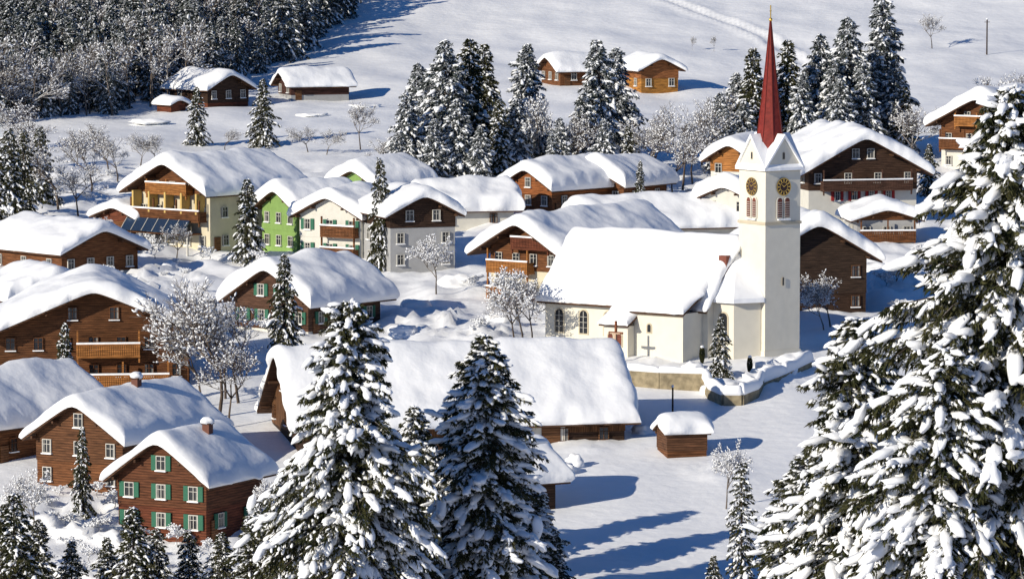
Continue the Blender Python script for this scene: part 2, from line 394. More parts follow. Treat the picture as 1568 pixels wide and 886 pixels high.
def decid(name,H,spread,lv,frost,seed,col='b',nc=3):
    global RNG
    RNG=np.random.default_rng(seed); rd=random.Random(seed); tm=TM(); A=[];B=[];r0=[];r1=[]
    def grow(p,d,l,r,k):
        q=p
        for s in range(2):
            d=(d+Vector((rd.gauss(0,.13),rd.gauss(0,.13),rd.gauss(.03,.08)))).normalized()
            e=q+d*l/2; ra=r*(1-s*.2); rb=r*(.8-s*.2)
            A.append(q[:]);B.append(e[:]);r0.append(max(ra,.014));r1.append(max(rb,.012)); q=e
            if k>0 and s==0 and k<lv:
                dd=(d+Vector((rd.gauss(0,1),rd.gauss(0,1),rd.gauss(.1,.5)))*spread).normalized(); grow(q,dd,l*.7,r*.5,k-1)
        if k>0:
            for c in range(nc if k>1 else 5):
                dd=(d+Vector((rd.gauss(0,1),rd.gauss(0,1),rd.gauss(.15,.55)))*spread).normalized()
                grow(q,dd,l*rd.uniform(.62,.85),r*.62,k-1)
    grow(Vector((0,0,0)),Vector((0,0,1)),H*.27,H*.02,lv)
    A=np.array(A);B=np.array(B);r0=np.array(r0);r1=np.array(r1)
    sc=H/B[:,2].max(); A*=sc;B*=sc
    prisms(tm,A,B,r0,r1,3,0)
    n=len(A)
    if frost>0:
        pk=np.where((RNG.uniform(0,1,n)<frost)&(r0<.05))[0]; C=(A[pk]+B[pk])/2; C[:,2]+=.03; ln=np.linalg.norm(B[pk]-A[pk],axis=1)
        D=B[pk]-A[pk]; D[:,2]*=.5; D[:,0]+=.01
        lumps(tm,C,D,np.column_stack([ln*.45,.03+0*ln+RNG.uniform(0,.05,len(pk)),.03+0*ln+RNG.uniform(0,.05,len(pk))]),I1,1)
    bk={'b':frosty('twig_bark_brown',(.075,.055,.042),(.15,.115,.09),.85,1.6),'f':frosty('twig_bark_frosted',(.10,.08,.065),(.2,.165,.14),.65,1.3)}[col]
    return tm.mesh(name,[bk,SNT])
M={}
M['big1']=conifer('spruce_mesh_a',23,7.4,640,.58,seed=1,snow=1.1,ntri=9,blade=(.055,.32))
M['big2']=conifer('spruce_mesh_b',21,5.0,560,.58,seed=2,snow=1.1,ntri=9,blade=(.055,.30))
M['big3']=conifer('spruce_mesh_c',30,9.6,980,.6,seed=3,snow=1.05,ntri=9,blade=(.055,.34),ls=1.0)
for i,(hh,rr) in enumerate([(10,2.5),(10,2.0),(10,2.9)]):
    M['mid%d'%i]=conifer('fir_mesh_%d'%i,hh,rr,210,.7,seed=20+i,snow=1.3,pad=.3,ntri=7,blade=(.06,.26),ls=.68,I=I1,twd=.26)
for i,(hh,rr) in enumerate([(14,2.6),(14,3.1),(14,3.5)]):
    M['tall%d'%i]=conifer('tall_fir_mesh_%d'%i,hh,rr,300,.62,seed=30+i,snow=1.25,pad=.26,ntri=6,blade=(.085,.32),ls=.82,I=I1,needle=NEEDF if i else NEED,twd=.3)
for i in range(3):
    M['far%d'%i]=conifer('forest_fir_mesh_%d'%i,10,2.2+.3*i,120,.7,seed=40+i,snow=1.15,pad=.24,ntri=5,blade=(.11,.38),ls=.66,I=I1,needle=NEEDF,twd=.4)
M['slim']=conifer('slim_spruce_mesh',15,1.6,190,.35,seed=55,snow=1.1,ntri=8,blade=(.05,.26),ls=.8)
for i in range(2):
    M['decb%d'%i]=decid('bare_tree_mesh_%d'%i,9,.66,5,.24,60+i,'b')
    M['decf%d'%i]=decid('frosted_tree_mesh_%d'%i,7,.7,5,.45,70+i,'f')
M['deck']=decid('forest_bare_tree_mesh',9,.5,4,.25,81,'f')
M['shrub']=decid('shrub_mesh',2,.95,4,.7,91,'f')
NOM={'big1':23,'big2':21,'big3':30,'mid':10,'tall':14,'far':10,'slim':15,'decb':9,'decf':7,'deck':9,'shrub':2}
def tree(kind,name,u,y,H,ws=1.0,parent=None,rot=None,x=None):
    n=next(v for k,v in NOM.items() if kind.startswith(k))
    o=bpy.data.objects.new(name,M[kind]); scene.collection.objects.link(o)
    xx=X(u,y) if x is None else x
    o.location=(xx,y,T(xx,y)-.2); s=H/n; o.scale=(s*ws,s*ws,s); o.rotation_euler=(0,0,random.uniform(0,6.28) if rot is None else rot)
    if parent: o.parent=parent
    return o
SP='snowy_spruce_tree'; FI='snowy_fir_tree'; BT='bare_tree'; FT='frosted_tree'
tree('big1',SP,537,292,22.3); tree('big2',SP,745,300,19.7,1.2); tree('big3',SP,1540,200,30.3); tree('big2',SP,1312,215,20.3,1.15,rot=2)
tree('big1',SP,1440,196,18.5,1.05,rot=4); tree('big2',SP,1232,226,13.5,1.35,rot=1)
tree('big2',SP,636,312,13.5,1.15,rot=.5); tree('big2',SP,575,318,11,1.3,rot=5); tree('big2',SP,820,309,8.5,1.4,rot=3); tree('big2',SP,700,306,12,1.3,rot=4.4); tree('big2',SP,455,306,9.5,1.2,rot=2.4)  # most of these added to shade the field; they also thicken the front trees
tree('big2',SP,738,325,10.5,1.35,rot=1.4); tree('big2',SP,762,317,12,1.3,rot=2.9); tree('big2',SP,772,308,12,1.4,rot=5.2)  # added spruces hidden behind the front one, only to cast shadows on the field
for u,y,H in [(22,296,9.2),(60,305,6.5),(205,297,8.2),(165,303,5.5),(240,304,6),(385,294,7.9),(340,300,6.2),(430,300,6.5),(640,296,8),(850,306,5.5),(590,304,7.5),(690,304,5.5),(110,300,5.6),(290,306,5.5),(0,304,7),(395,308,6.8)]: tree(random.choice(['mid0','mid2','mid1']),SP,u,y,H,1.25)
tree('slim',SP,1136,300,11,1.0); tree('decf0',FT,1112,340,5.6,.7)
tree('mid0','snowy_spruce_tree',1092,300,4.6,1.0); tree('mid1','snowy_spruce_tree',1172,298,5.2,1.1)
for k,u,y,H,w in [('mid1',100,372,8.2,.9),('mid1',127,337,7.3,.8),('mid0',302,566,7.6,1),('mid2',403,566,8.6,1),('mid0',380,463,8.8,1),('mid1',583,456,11.8,.75),('mid0',436,402,9.2,.95),('mid1',980,503,6.2,.8),('mid0',1103,388,5.8,1.0),('mid0',1422,518,6.3,1.2),('mid2',15,492,11,1),('mid1',38,500,10,1),('mid0',-12,480,11,1),('mid2',62,512,9,1.1)]:
    tree(k,FI,u,y,H,w)
for u,tip,y in [(622,140,528),(640,95,545),(655,110,540),(683,60,532),(718,58,536),(742,66,545),(765,150,528),(806,66,545),(790,150,530),(825,160,535),(857,178,528),(915,60,536),(943,72,548),(962,190,530),(893,140,532),(700,150,522),(610,200,522),(735,190,520),(665,180,520),(845,200,522),(925,180,522),(1102,140,540),(1128,110,550),(1152,72,548),(1178,110,555),(1205,60,552),(1228,110,545),(1256,50,556),(1275,90,550),(1296,25,552),(1322,90,548),(1350,-5,562),(1368,90,556),(1242,95,560),(1215,120,556),(1310,60,562),(1335,70,558),(1110,165,535),(1140,150,536),(1285,120,545),(1385,130,552)]:
    vb=np.interp(y,[520,540,560],[297,264,230]); H=(vb-tip)/(6800/(y+3)); tree('tall%d'%random.randrange(3),FI,u,y,H,1.15)
for k,n,u,y,H,w in [('decb0',BT,140,520,8,1),('decb1',BT,215,545,4.5,1.2),('decb0',BT,335,372,12.5,.8),('decb1',BT,365,378,10,.85),('decb1',BT,310,376,9,.8),('decb1',BT,345,380,9,.8),('decb0',BT,350,368,8,.8),('decf0',FT,668,437,6.6,.8),('decf1',FT,800,406,7.6,.9),('decb0',BT,815,408,6.5,.9),('decb1',BT,788,407,6.5,.9),('decb1',BT,1045,522,11,.8),('decb0',BT,1060,530,10,.8),('decb0',BT,1030,518,8,.9),('decf1',FT,835,530,11,.6),('decb0',BT,870,528,9,.7),('decb0',BT,552,562,6.3,.8),('decb1',BT,472,558,3.8,1.3),('decb1',BT,1272,416,6,.9),('decf1',FT,1262,414,5,.9),('decb0',BT,990,530,8,.8),('decb0',BT,1427,672,5.5,.9),('decb1',BT,1010,535,8,1),('decb1',BT,90,505,9,1),('decb0',BT,65,520,8,1),('decb1',BT,120,500,7,1),('decb1',BT,1075,545,10,.8),('decb0',BT,1400,545,8,1),('decb1',BT,1445,555,7,1),('decb0',BT,1490,560,8,1),('decf0',FT,52,330,6,.7),('decb1',BT,818,368,3.0,.7),('decf0',FT,1245,478,3,1),('decb0',BT,180,530,6,1),('decf0',FT,1370,440,3.5,1.2),('decb0',BT,345,560,3,1.3),('decf1',FT,425,330,5,.8),('decb0',BT,1060,672,2.4,.5),('decb0',BT,1093,672,2.6,.5),('decb0',BT,20,540,7,1.1),('decb1',BT,45,560,7,1.1),('decb0',BT,580,530,6,1),('decb1',BT,770,532,9,.9),('decb1',BT,1530,575,9,1),('decb0',BT,165,535,7,1),('decb1',BT,240,548,4,1.2),('decb1',BT,500,556,3.5,1.2),('decf1',FT,150,470,4,1),('decb0',BT,270,462,4.5,1)]:
    tree(k,n,u,y,H,w)
fo=empty('distant_forest',0,0,0)
c=0
for y in np.arange(584,790,3.7):
    for u in np.arange(-420,640,38):
        uu=u+random.uniform(-20,20); yy=y+random.uniform(-2.5,2.5)
        edge=np.interp(uu,[-400,0,170,330,420,450,560,640],[575,586,598,628,650,662,712,740])
        if yy<edge: continue
        H=random.uniform(6.5,12)
        kd='far%d'%random.randrange(3) if random.random()<(.45 if yy-edge<16 and uu<300 else .84) else 'deck'
        tree(kd,'forest_tree',uu,yy,H,random.uniform(.85,1.2),parent=fo); c+=1
for y in np.arange(800,1100,9):
    for xx in np.arange(-140,-20,9):
        tree('far%d'%random.randrange(3),'forest_tree',0,y+random.uniform(-3,3),random.uniform(8,13),1.2,parent=fo,x=xx+random.uniform(-3,3))
# ------------------------------------------------------------------ houses
CREAM=stucco((.60,.54,.40),.1); WHT=stucco((.62,.60,.54),.1); GREEN=stucco((.21,.33,.10),.15); YEL=stucco((.55,.38,.13),.1); GREY=stucco((.36,.36,.36),.12)
GSH=stucco((.04,.14,.09),.1,name='green_shutter'); RSH=stucco((.3,.03,.03),.1,name='red_shutter')
house('shingled_chalet',316,330,7.8,8,-28,4.6,36,lower=REDW,upper=wood((.11,.042,.02)),rows=(.9,3.05,5.2),nw=3,sh=GSH,chim=[(1.2,4.6)],seed=1,snow=.55,srows=(.9,))
house('wooden_chalet',188,344,8.2,13,-30,4.4,33,lower=MIDWOOD,upper=wood((.11,.048,.022)),rows=(.8,3.0,5.2),nw=3,chim=[(.6,7)],seed=2,frame=FRAME)
house('snow_covered_house',-8,354,9,13,-38,3.3,33,lower=MIDWOOD,upper=MIDWOOD,rows=(1.,),seed=3,snow=.75,frame=MIDWOOD)
house('large_farmhouse',-2,384,16.5,11,7,5.0,23,lower=MIDWOOD,upper=wood((.11,.045,.018)),rows=(1.0,3.4,6.0),ov=1.2,ovy=1.6,snow=.8,
   balc=[(-1.5,6.5,.2,1.2,HONEY),(-1.5,4,2.9,1.1,HONEY)],seed=4,frame=MIDWOOD)
house('brown_farmhouse',95,447,9.5,13,42,3.0,23,lower=WHT,upper=MIDWOOD,h1=.8,rows=(1.2,3.6),seed=5,snow=.7,nw=4)
house('wooden_house',20,418,9,8,30,2.4,22,lower=WHT,upper=MIDWOOD,rows=(1.,),seed=45,snow=.8)
def solar(w,FR,RR,LL,e):
    pv=metal((.08,.13,.2),.25,'solar_panel')
    o,a,b=FR
    for i in range(6):
        x0=-5.4+i*1.55
        P=lambda i_,j,z:(o[0]+a[0]*i_+b[0]*j,o[1]+a[1]*i_+b[1]*j,z)
        w.hexa([P(x0,2.5,2.0),P(x0+1.5,2.5,2.0),P(x0+1.5,1.4,3.3),P(x0,1.4,3.3),P(x0,2.56,2.06),P(x0+1.5,2.56,2.06),P(x0+1.5,1.46,3.36),P(x0,1.46,3.36)],pv)
        w.hexa([P(x0-.03,2.57,2.06),P(x0+.03,2.57,2.06),P(x0+.03,1.47,3.37),P(x0-.03,1.47,3.37),P(x0-.03,2.6,2.1),P(x0+.03,2.6,2.1),P(x0+.03,1.5,3.41),P(x0-.03,1.5,3.41)],FRAME)
    w.fbox(FR,-5.6,4.2,0,2.2,1.8,1.92,MIDWOOD)
    for x0 in (-5.5,-2.3,.9,4.1): w.fbox(FR,x0-.08,x0+.08,2.0,2.16,-1,1.8,FRAME)
    for x0 in (-4.8,-2.4,0,2.4,4.6): w.fbox(FR,x0-.12,x0+.12,0,1.3,4.0,6.2,YEL)
house('cream_apartment_house',322,470,10.8,13,-40,6.4,28,lower=CREAM,upper=MIDWOOD,h1=6.0,rows=(.6,3.6,6.2),balc=[(-5.3,5,3.3,1.3,MIDWOOD),(-3,3,6.1,1.2,HONEY)],extra=solar,seed=6,snow=.75,ov=1.1,ovy=1.7)
house('garage_hut',208,476,5.4,4,-40,2.9,20,lower=MIDWOOD,upper=REDW,rows=(1,),seed=7,snow=.6)
house('green_house',455,468,6.4,8,-52,4.8,30,lower=GREEN,upper=GREEN,rows=(.8,3.2),seed=8,snow=.8)
house('green_gabled_house',578,508,7,8,-45,2.4,26,lower=WHT,upper=GREEN,h1=1.8,rows=(),srows=(),seed=9,snow=.9)
house('white_house',553,462,8,7,-35,4.7,26,lower=WHT,upper=WHT,rows=(.7,3.2),sh=GSH,balc=[(-.6,3.8,2.7,1.0,MIDWOOD),(-.6,3.8,.4,1.0,MIDWOOD)],seed=10,snow=.75)
house('grey_gabled_house',598,454,7,9,20,6.0,28,lower=GREY,upper=DKWOOD,h1=4.6,rows=(.8,3.0,5.3),nw=2,seed=11,snow=.65)
house('old_farmhouse',472,412,9,10.4,-38,3.2,32,lower=WHT,upper=wood((.09,.045,.028)),h1=.3,rows=(1.,3.4),sh=GSH,srows=(1.,),seed=12,snow=.9,ov=1.2,ovy=1.1)
def garage(w,FR,RR,LL,e):
    w.fbox(RR,3.6,8.4,0,.10,-3,2.3,WHT); w.fbox(RR,4.0,5.6,.10,.16,-.2,1.9,DOORW); w.fbox(RR,6.4,8.0,.10,.16,-.2,1.9,DOORW)
house('long_barn',464,357,13,27,-76,2.8,37,lower=DKWOOD,upper=wood((.13,.06,.026),True),h1=1.4,rows=(1.9,4.6),srows=(.7,),nw=3,seed=13,snow=.65,ov=1.1,ovy=1.1,frame=DOORW,extra=garage)
house('small_barn',768,338,7,4.8,-60,2.6,28,lower=DKWOOD,upper=DKWOOD,rows=(1,),seed=14,snow=.7,frame=DOORW)
house('wooden_shed',1022,357,3.0,3.3,-76,1.9,27,lower=MIDWOOD,upper=wood((.11,.05,.025)),h1=.5,rows=(),srows=(),ov=.3,ovy=.3,snow=.6,seed=15)
house('balcony_house',858,432,8.6,18,-38,5.2,30,lower=CREAM,upper=MIDWOOD,h1=3.0,rows=(.9,3.6,6.0),balc=[(-3.9,1.2,.3,1.3,HONEY),(-3.9,1.2,2.9,1.3,HONEY),(-1,3.6,5.3,1.1,REDW)],seed=16,snow=.8,ov=1.6,ovy=1.8)
house('orange_gabled_house',845,500,7,12,-42,3.2,30,lower=MIDWOOD,upper=wood((.26,.09,.03)),rows=(1.2,3.2),seed=17,snow=.85)
house('wooden_house',955,506,7.4,9,-35,2.8,26,lower=MIDWOOD,upper=MIDWOOD,rows=(1.,),seed=18,snow=.9)
house('low_house',655,490,8,9.8,-76,2.0,25,lower=WHT,upper=WHT,rows=(.4,),seed=19,snow=.9,frame=DOORW)
house('low_house',905,468,8,16,-72,2.8,25,lower=WHT,upper=MIDWOOD,rows=(.6,),seed=20,snow=.9)
def ex18(w,FR,RR,LL,e):
    for i in range(4): 
        window(w,FR,-3.0+i*2.0,2.75,.6,1.05); 
        for s in (-.55,.55): w.fbox(FR,-3.0+i*2.0+s-.16,-3.0+i*2.0+s+.16,.0,.13,2.72,3.82,RSH)
house('large_chalet',1238,492,12.6,14,14,6.2,29,lower=WHT,upper=wood((.065,.035,.022)),h1=3.9,rows=(.6,4.7,7.4),balc=[(-5,5.4,4.0,1.3,wood((.09,.045,.03)))],extra=ex18,seed=21,snow=.9,ov=1.5,ovy=1.3,nw=4)
house('annex_house',1312,478,6.5,5,6,2.4,18,lower=GREY,upper=MIDWOOD,rows=(.6,),seed=22,snow=.7,balc=[(-3,3,.2,.9,MIDWOOD)])
house('dark_farmhouse',1172,424,10,12,12,5.7,31,lower=DKWOOD,upper=wood((.05,.03,.02)),h1=2.0,rows=(.7,3.6),seed=23,snow=.8,ov=1.3,ovy=1.2,nw=2,frame=DOORW)
house('gabled_house',1152,500,5.4,7,-32,6.4,32,lower=WHT,upper=HONEY,h1=5,rows=(2.6,4.8),seed=24,snow=.75)
house('snow_covered_house',1147,472,5.5,7,-30,5.4,24,lower=WHT,upper=WHT,rows=(2.6,4.0),seed=25,snow=.85)
house('balcony_chalet',1560,540,10.5,12,-32,6.0,28,lower=WHT,upper=MIDWOOD,h1=2.4,rows=(.6,3.4,6.1),balc=[(-5,5,2.8,1.2,MIDWOOD),(-3,3,5.6,1.1,HONEY)],seed=26,snow=.9,ov=1.5,ovy=1.5)
house('hillside_barn',318,608,7.3,8,44,2.6,27,lower=REDW,upper=DKWOOD,h1=.6,rows=(1.2,),seed=27,snow=.5)
house('hillside_hut',262,600,2.6,3,44,1.2,27,lower=REDW,upper=REDW,rows=(),srows=(),seed=28,snow=.4,ov=.4,ovy=.4)
house('hillside_cottage',446,618,6,8.4,-70,2.3,30,lower=GREY,upper=wood((.07,.03,.022)),h1=.9,rows=(1.2,),seed=29,snow=.5)
house('hillside_house',982,628,5.6,8,20,3.2,28,lower=wood((.36,.16,.035)),upper=wood((.26,.10,.035)),h1=1.9,rows=(.8,3.2),seed=30,snow=.5,nw=3)
house('hillside_farmhouse',858,632,7,9,-68,2.4,27,lower=MIDWOOD,upper=MIDWOOD,rows=(1.,),seed=31,snow=.5)
# ------------------------------------------------------------------ church
CH=stucco((.70,.66,.56),.07,1.0); TR=stucco((.52,.45,.33),.08); SPR=stucco((.22,.028,.02),.4,2.5,.5,'red_spire_shingles')
GOLD=metal((.8,.5,.12),.3,'gilding'); CDK=stucco((.05,.03,.03),.1,name='clock_face'); LOUV=wood((.18,.06,.04))
def archwin(mb,fr,a,z,w,h,mat_in,mat_fr,dep=.06,fw=.12):
    o,ax,b=fr
    P=lambda i,j,zz:(o[0]+ax[0]*i+b[0]*j,o[1]+ax[1]*i+b[1]*j,zz)
    def outline(ww,hh,zz):
        pts=[(a-ww/2,zz),(a+ww/2,zz)]
        for k in range(11):
            t=math.pi*k/10; pts.append((a+ww/2*math.cos(t),zz+hh-ww/2+ww/2*math.sin(t)))
        return pts
    for (ww,hh,zz,bb,m) in ((w+2*fw,h+2*fw,z-fw,dep,mat_fr),(w,h,z,dep+.012,mat_in)):
        pts=outline(ww,hh,zz); mb.poly([P(i,bb,q) for i,q in pts],m)
        for k in range(len(pts)):
            k2=(k+1)%len(pts); mb.poly([P(pts[k][0],0,pts[k][1]),P(pts[k2][0],0,pts[k2][1]),P(pts[k2][0],bb,pts[k2][1]),P(pts[k][0],bb,pts[k][1])],m)
def church():
    cx,cy=X(835,409),409; e=empty('church',cx,cy,T(cx,cy)-.1,-35)
    FOOT.append((cx+9.2,cy-6.4,math.radians(-35),20,12))
    L=17.8; W=10.5; wh=4.3; tp=math.tan(math.radians(46)); ap=wh+W/2*tp
    b=MB(); b.extr([(0,-4),(W,-4),(W,wh),(W/2,ap),(0,wh)],0,L,CH,axis='x')
    b.box(-.06,L-.01,-.1,-.002,wh-.35,wh-.05,TR); b.box(-.05,L-.02,-.07,-.003,-4,.35,stucco((.42,.40,.34),.15))
    pts=[(L-.4,.9),(L+2.2,.9),(L+3.6,3.2),(L+3.6,7),(L+2.2,9.4),(L-.4,9.4)]
    for i in range(len(pts)):
        p,q=pts[i],pts[(i+1)%len(pts)]; b.poly([(p[0],p[1],-4),(q[0],q[1],-4),(q[0],q[1],4.6),(p[0],p[1],4.6)],CH)
    eav=[(L-.4,.4),(L+2.5,.4),(L+4.1,3.0),(L+4.1,7.2),(L+2.5,9.9),(L-.4,9.9)]
    for i in range(5):
        p,q=eav[i],eav[i+1]; apx=(L-.2,5.2,9.6)
        b.poly([(p[0],p[1],4.95),(q[0],q[1],4.95),apx],SNOW); b.poly([(p[0],p[1],4.55),(q[0],q[1],4.55),(q[0],q[1],4.95),(p[0],p[1],4.95)],SNOW)
    b.poly([(p[0],p[1],4.55) for p in eav],BOARD)
    b.build('nave_walls',e)
    r=MB(); z=lambda q:wh+q*tp
    r.extr([(-.7,z(-.7)+.02),(W/2,ap+.02),(W+.7,z(-.7)+.02),(W+.7,z(-.7)+.2),(W/2,ap+.22),(-.7,z(-.7)+.2)],-.5,L+.3,BOARD,axis='x'); r.build('nave_roof',e)
    hs=W/2+.85
    def P(u,v):
        xx=u-hs; ax=math.sqrt(xx*xx+.45**2)-.05; return (v-.65,W/2+xx,ap+.2-ax*tp)
    snow_sheet('nave_roof_snow',e,P,2*hs,L+1.1,.95,77,var=.28)
    w=MB(); FR=((0,0),(1,0),(0,-1))
    for a in (1.6,4.3,7.0,9.6): archwin(w,FR,a,1.0,.85,2.1,glass(),TR)
    for a in (1.6,4.3,7.0,9.6):
        w.fbox(FR,a-.025,a+.025,.08,.10,1.0,3.0,FRAME)
        for zz in (1.5,2.0,2.5): w.fbox(FR,a-.42,a+.42,.08,.095,zz,zz+.03,FRAME)
    w.box(12.0,17.2,-3.2,-.02,-4,3.7,CH); w.box(11.94,17.26,-3.28,-3.201,3.4,3.65,TR)
    S2=((0,-3.2),(1,0),(0,-1)); archwin(w,S2,13.6,1.9,.35,.7,glass(),TR)
    S4=((0,.9),(1,0),(0,-1)); archwin(w,S4,L+1.1,1.3,.85,2.3,glass(),TR)
    w.box(9.4,11.99,-4.3,-.03,-4,2.4,CH); S3=((0,-4.3),(1,0),(0,-1))
    archwin(w,S3,10.15,.6,.5,1.1,LOUV,TR); archwin(w,S3,11.1,.6,.5,1.1,LOUV,TR)
    w.build('side_chapel_and_windows',e)
    rr=MB(); rr.hexa([(11.7,-3.6,3.55),(17.5,-3.6,3.55),(17.5,1.2,5.9),(11.7,1.2,5.9),(11.7,-3.6,3.68),(17.5,-3.6,3.68),(17.5,1.2,6.03),(11.7,1.2,6.03)],BOARD)
    rr.hexa([(9.1,-4.7,2.35),(12.3,-4.7,2.35),(12.3,-.2,4.6),(9.1,-.2,4.6),(9.1,-4.7,2.47),(12.3,-4.7,2.47),(12.3,-.2,4.72),(9.1,-.2,4.72)],BOARD)
    rr.build('side_roofs',e)
    snow_sheet('side_chapel_snow',e,lambda u,v:(11.6+u,-3.75+v,3.68+v*.49),6.0,7.6,.6,5,var=.2)
    snow_sheet('porch_snow',e,lambda u,v:(9.0+u,-4.85+v,2.47+v*.5),3.4,7.6,.5,6,var=.2)
    d=MB(); d.box(17.3,18.1,2.6,3.6,6.6,8.6,stucco((.2,.07,.05),name='brick_chimney')); d.build('chimney',e)
    # ---- tower
    a=3.95; tx,ty=X(1171,399),399
    t=empty('church_bell_tower',tx,ty,T(tx,ty)-.05,-56)
    b=MB(); hT=17.3; b.box(-a,0,0,a,-4,hT,CH)
    for (z0,z1,pr) in ((-4,.7,.08),(12.1,12.35,.1),(16.9,17.1,.06)): 
        b.box(-a-pr,pr,-pr,-.003,z0,z1,TR if z0>0 else CH); b.box(.003,pr,.0,a+pr,z0,z1,TR if z0>0 else CH); b.box(-a-pr,-a-.003,0,a+pr,z0,z1,TR if z0>0 else CH)
    gh=2.6; p=.06
    b.extr([(-a-p,hT),(p,hT),(-a/2,hT+gh)],-p,a+p,CH); b.extr([(-p,hT),(a+p,hT),(a/2,hT+gh)],-a-p,p,CH,axis='x')
    b.build('tower_walls',t)
    s=MB(); th=.16; o=.28
    k=gh/(a/2)
    def chev(c0,h):
        return [(c0-a/2-o,h-o*k),(c0,h+gh),(c0+a/2+o,h-o*k),(c0+a/2+o,h-o*k+th*1.6),(c0,h+gh+th*1.9),(c0-a/2-o,h-o*k+th*1.6)]
    s.extr(chev(-a/2,hT+.05),-o,a+o,SNOW); s.extr(chev(a/2,hT+.053),-a-o,o,SNOW,axis='x'); s.build('tower_gable_snow',t)
    sp=MB(); prof=[(hT+1.0,1.72),(hT+2.2,1.36),(hT+3.2,1.15),(hT+5.5,.86),(hT+9,.47),(hT+13.1,.05)]
    rings=[]
    for (zz,r) in prof: rings.append([(-a/2+r*math.cos(math.pi/8+i*math.pi/4),a/2+r*math.sin(math.pi/8+i*math.pi/4),zz) for i in range(8)])
    for i in range(len(rings)-1):
        for j in range(8): sp.poly([rings[i][j],rings[i][(j+1)%8],rings[i+1][(j+1)%8],rings[i+1][j]],SPR)
    for j in range(8):
        for i in range(len(rings)-1):
            q0=Vector(rings[i][j]);q1=Vector(rings[i+1][j]); w_=.035
            sp.hexa([q0+Vector((-w_,-w_,0)),q0+Vector((w_,-w_,0)),q0+Vector((w_,w_,0)),q0+Vector((-w_,w_,0)),q1+Vector((-w_,-w_,0)),q1+Vector((w_,-w_,0)),q1+Vector((w_,w_,0)),q1+Vector((-w_,w_,0))],stucco((.14,.022,.018),.1,name='red_spire_shingles'))
    sp.build('spire',t)
    c=MB(); zt=hT+13; X0=-a/2; Y0=a/2
    c.box(X0-.04,X0+.04,Y0-.04,Y0+.04,zt,zt+1.5,GOLD)
    for dx,dy in ((.4,-.4),): c.hexa([(X0-dx,Y0+dy*-1-.03,zt+.95),(X0+dx,Y0+dy-.03,zt+.95),(X0+dx,Y0+dy+.03,zt+.95),(X0-dx,Y0-dy+.03,zt+.95),(X0-dx,Y0-dy-.03,zt+1.04),(X0+dx,Y0+dy-.03,zt+1.04),(X0+dx,Y0+dy+.03,zt+1.04),(X0-dx,Y0-dy+.03,zt+1.04)],GOLD)
    c.build('spire_cross',t)
    ball=lump(t,(X0,Y0,zt+.2),(.17,.17,.17),'spire_ball',amp=0); ball.data.materials.clear(); ball.data.materials.append(GOLD)
    w=MB()
    for fr in (((-a/2,-.062),(1,0),(0,-1)),((.062,a/2),(0,1),(1,0)),((-a-.062,a/2),(0,-1),(-1,0))):
        o_,ax,bb=fr; P=lambda i,j,zz:(o_[0]+ax[0]*i+bb[0]*j,o_[1]+ax[1]*i+bb[1]*j,zz)
        zc=15.5
        def disc(r0,r1,dep,m,n=32):
            for k_ in range(n):
                t0=2*math.pi*k_/n;t1=2*math.pi*(k_+1)/n
                w.poly([P(r0*math.cos(t0),dep,zc+r0*math.sin(t0)),P(r1*math.cos(t0),dep,zc+r1*math.sin(t0)),P(r1*math.cos(t1),dep,zc+r1*math.sin(t1)),P(r0*math.cos(t1),dep,zc+r0*math.sin(t1))],m)
        disc(0,.82,.05,CDK); disc(.74,.80,.065,GOLD); disc(.40,.44,.065,GOLD)
        for k_ in range(12):
            t0=2*math.pi*k_/12; c0,s0=math.cos(t0),math.sin(t0)
            q=[(.48*c0-.04*s0,.48*s0+.04*c0),(.70*c0-.06*s0,.70*s0+.06*c0),(.70*c0+.06*s0,.70*s0-.06*c0),(.48*c0+.04*s0,.48*s0-.04*c0)]
            w.poly([P(i,.07,zc+j) for i,j in q],GOLD)
        for ang,ln in ((.6,.68),(2.4,.45)):
            c0,s0=math.cos(ang),math.sin(ang)
            w.poly([P(-.04*s0,.08,zc+.04*c0),P(ln*c0,.08,zc+ln*s0),P(.04*s0,.08,zc-.04*c0)],GOLD)
        for da in (-.42,.42):
            archwin(w,fr,da,12.75,.52,1.75,LOUV,CH,dep=.05,fw=.1)
            for q in range(7): w.fbox(fr,da-.24,da+.24,.05,.12,12.85+q*.2,12.93+q*.2,stucco((.42,.34,.3),.1))
        archwin(w,fr,0,6.6,.16,.7,glass(),TR,dep=.03,fw=.05); archwin(w,fr,0,18.0,.2,.6,glass(),TR,dep=.03,fw=.05)
        w.fbox(fr,-.7,.7,0,.2,12.5,12.62,SNOW)
    w.build('clocks_and_belfry_windows',t)
church()
# ------------------------------------------------------------------ snowed-in garden shrubs between the houses
sh=empty('snowy_shrubs',0,0,0)
def free(x,y,m=1.6):
    for (hx,hy,th,W,L) in FOOT:
        dx,dy=x-hx,y-hy; lx=dx*math.cos(th)+dy*math.sin(th); ly=-dx*math.sin(th)+dy*math.cos(th)
        if -W/2-m<lx<W/2+m and -m<ly<L+m: return False
    return True
k=0
while k<150:
    y=random.uniform(392,545); u=random.uniform(-10,1560)
    if y<412 and 780<u<1260: continue
    x=X(u,y); k+=1
    if free(x,y): tree('shrub','shrub',u,y,random.uniform(.9,2.1),random.uniform(1,1.6),parent=sh)
for k in range(46):
    y=random.uniform(318,346); u=random.uniform(-10,330); x=X(u,y)
    if free(x,y,.8): tree('shrub','shrub',u,y,random.uniform(.8,1.8),random.uniform(1,1.7),parent=sh)
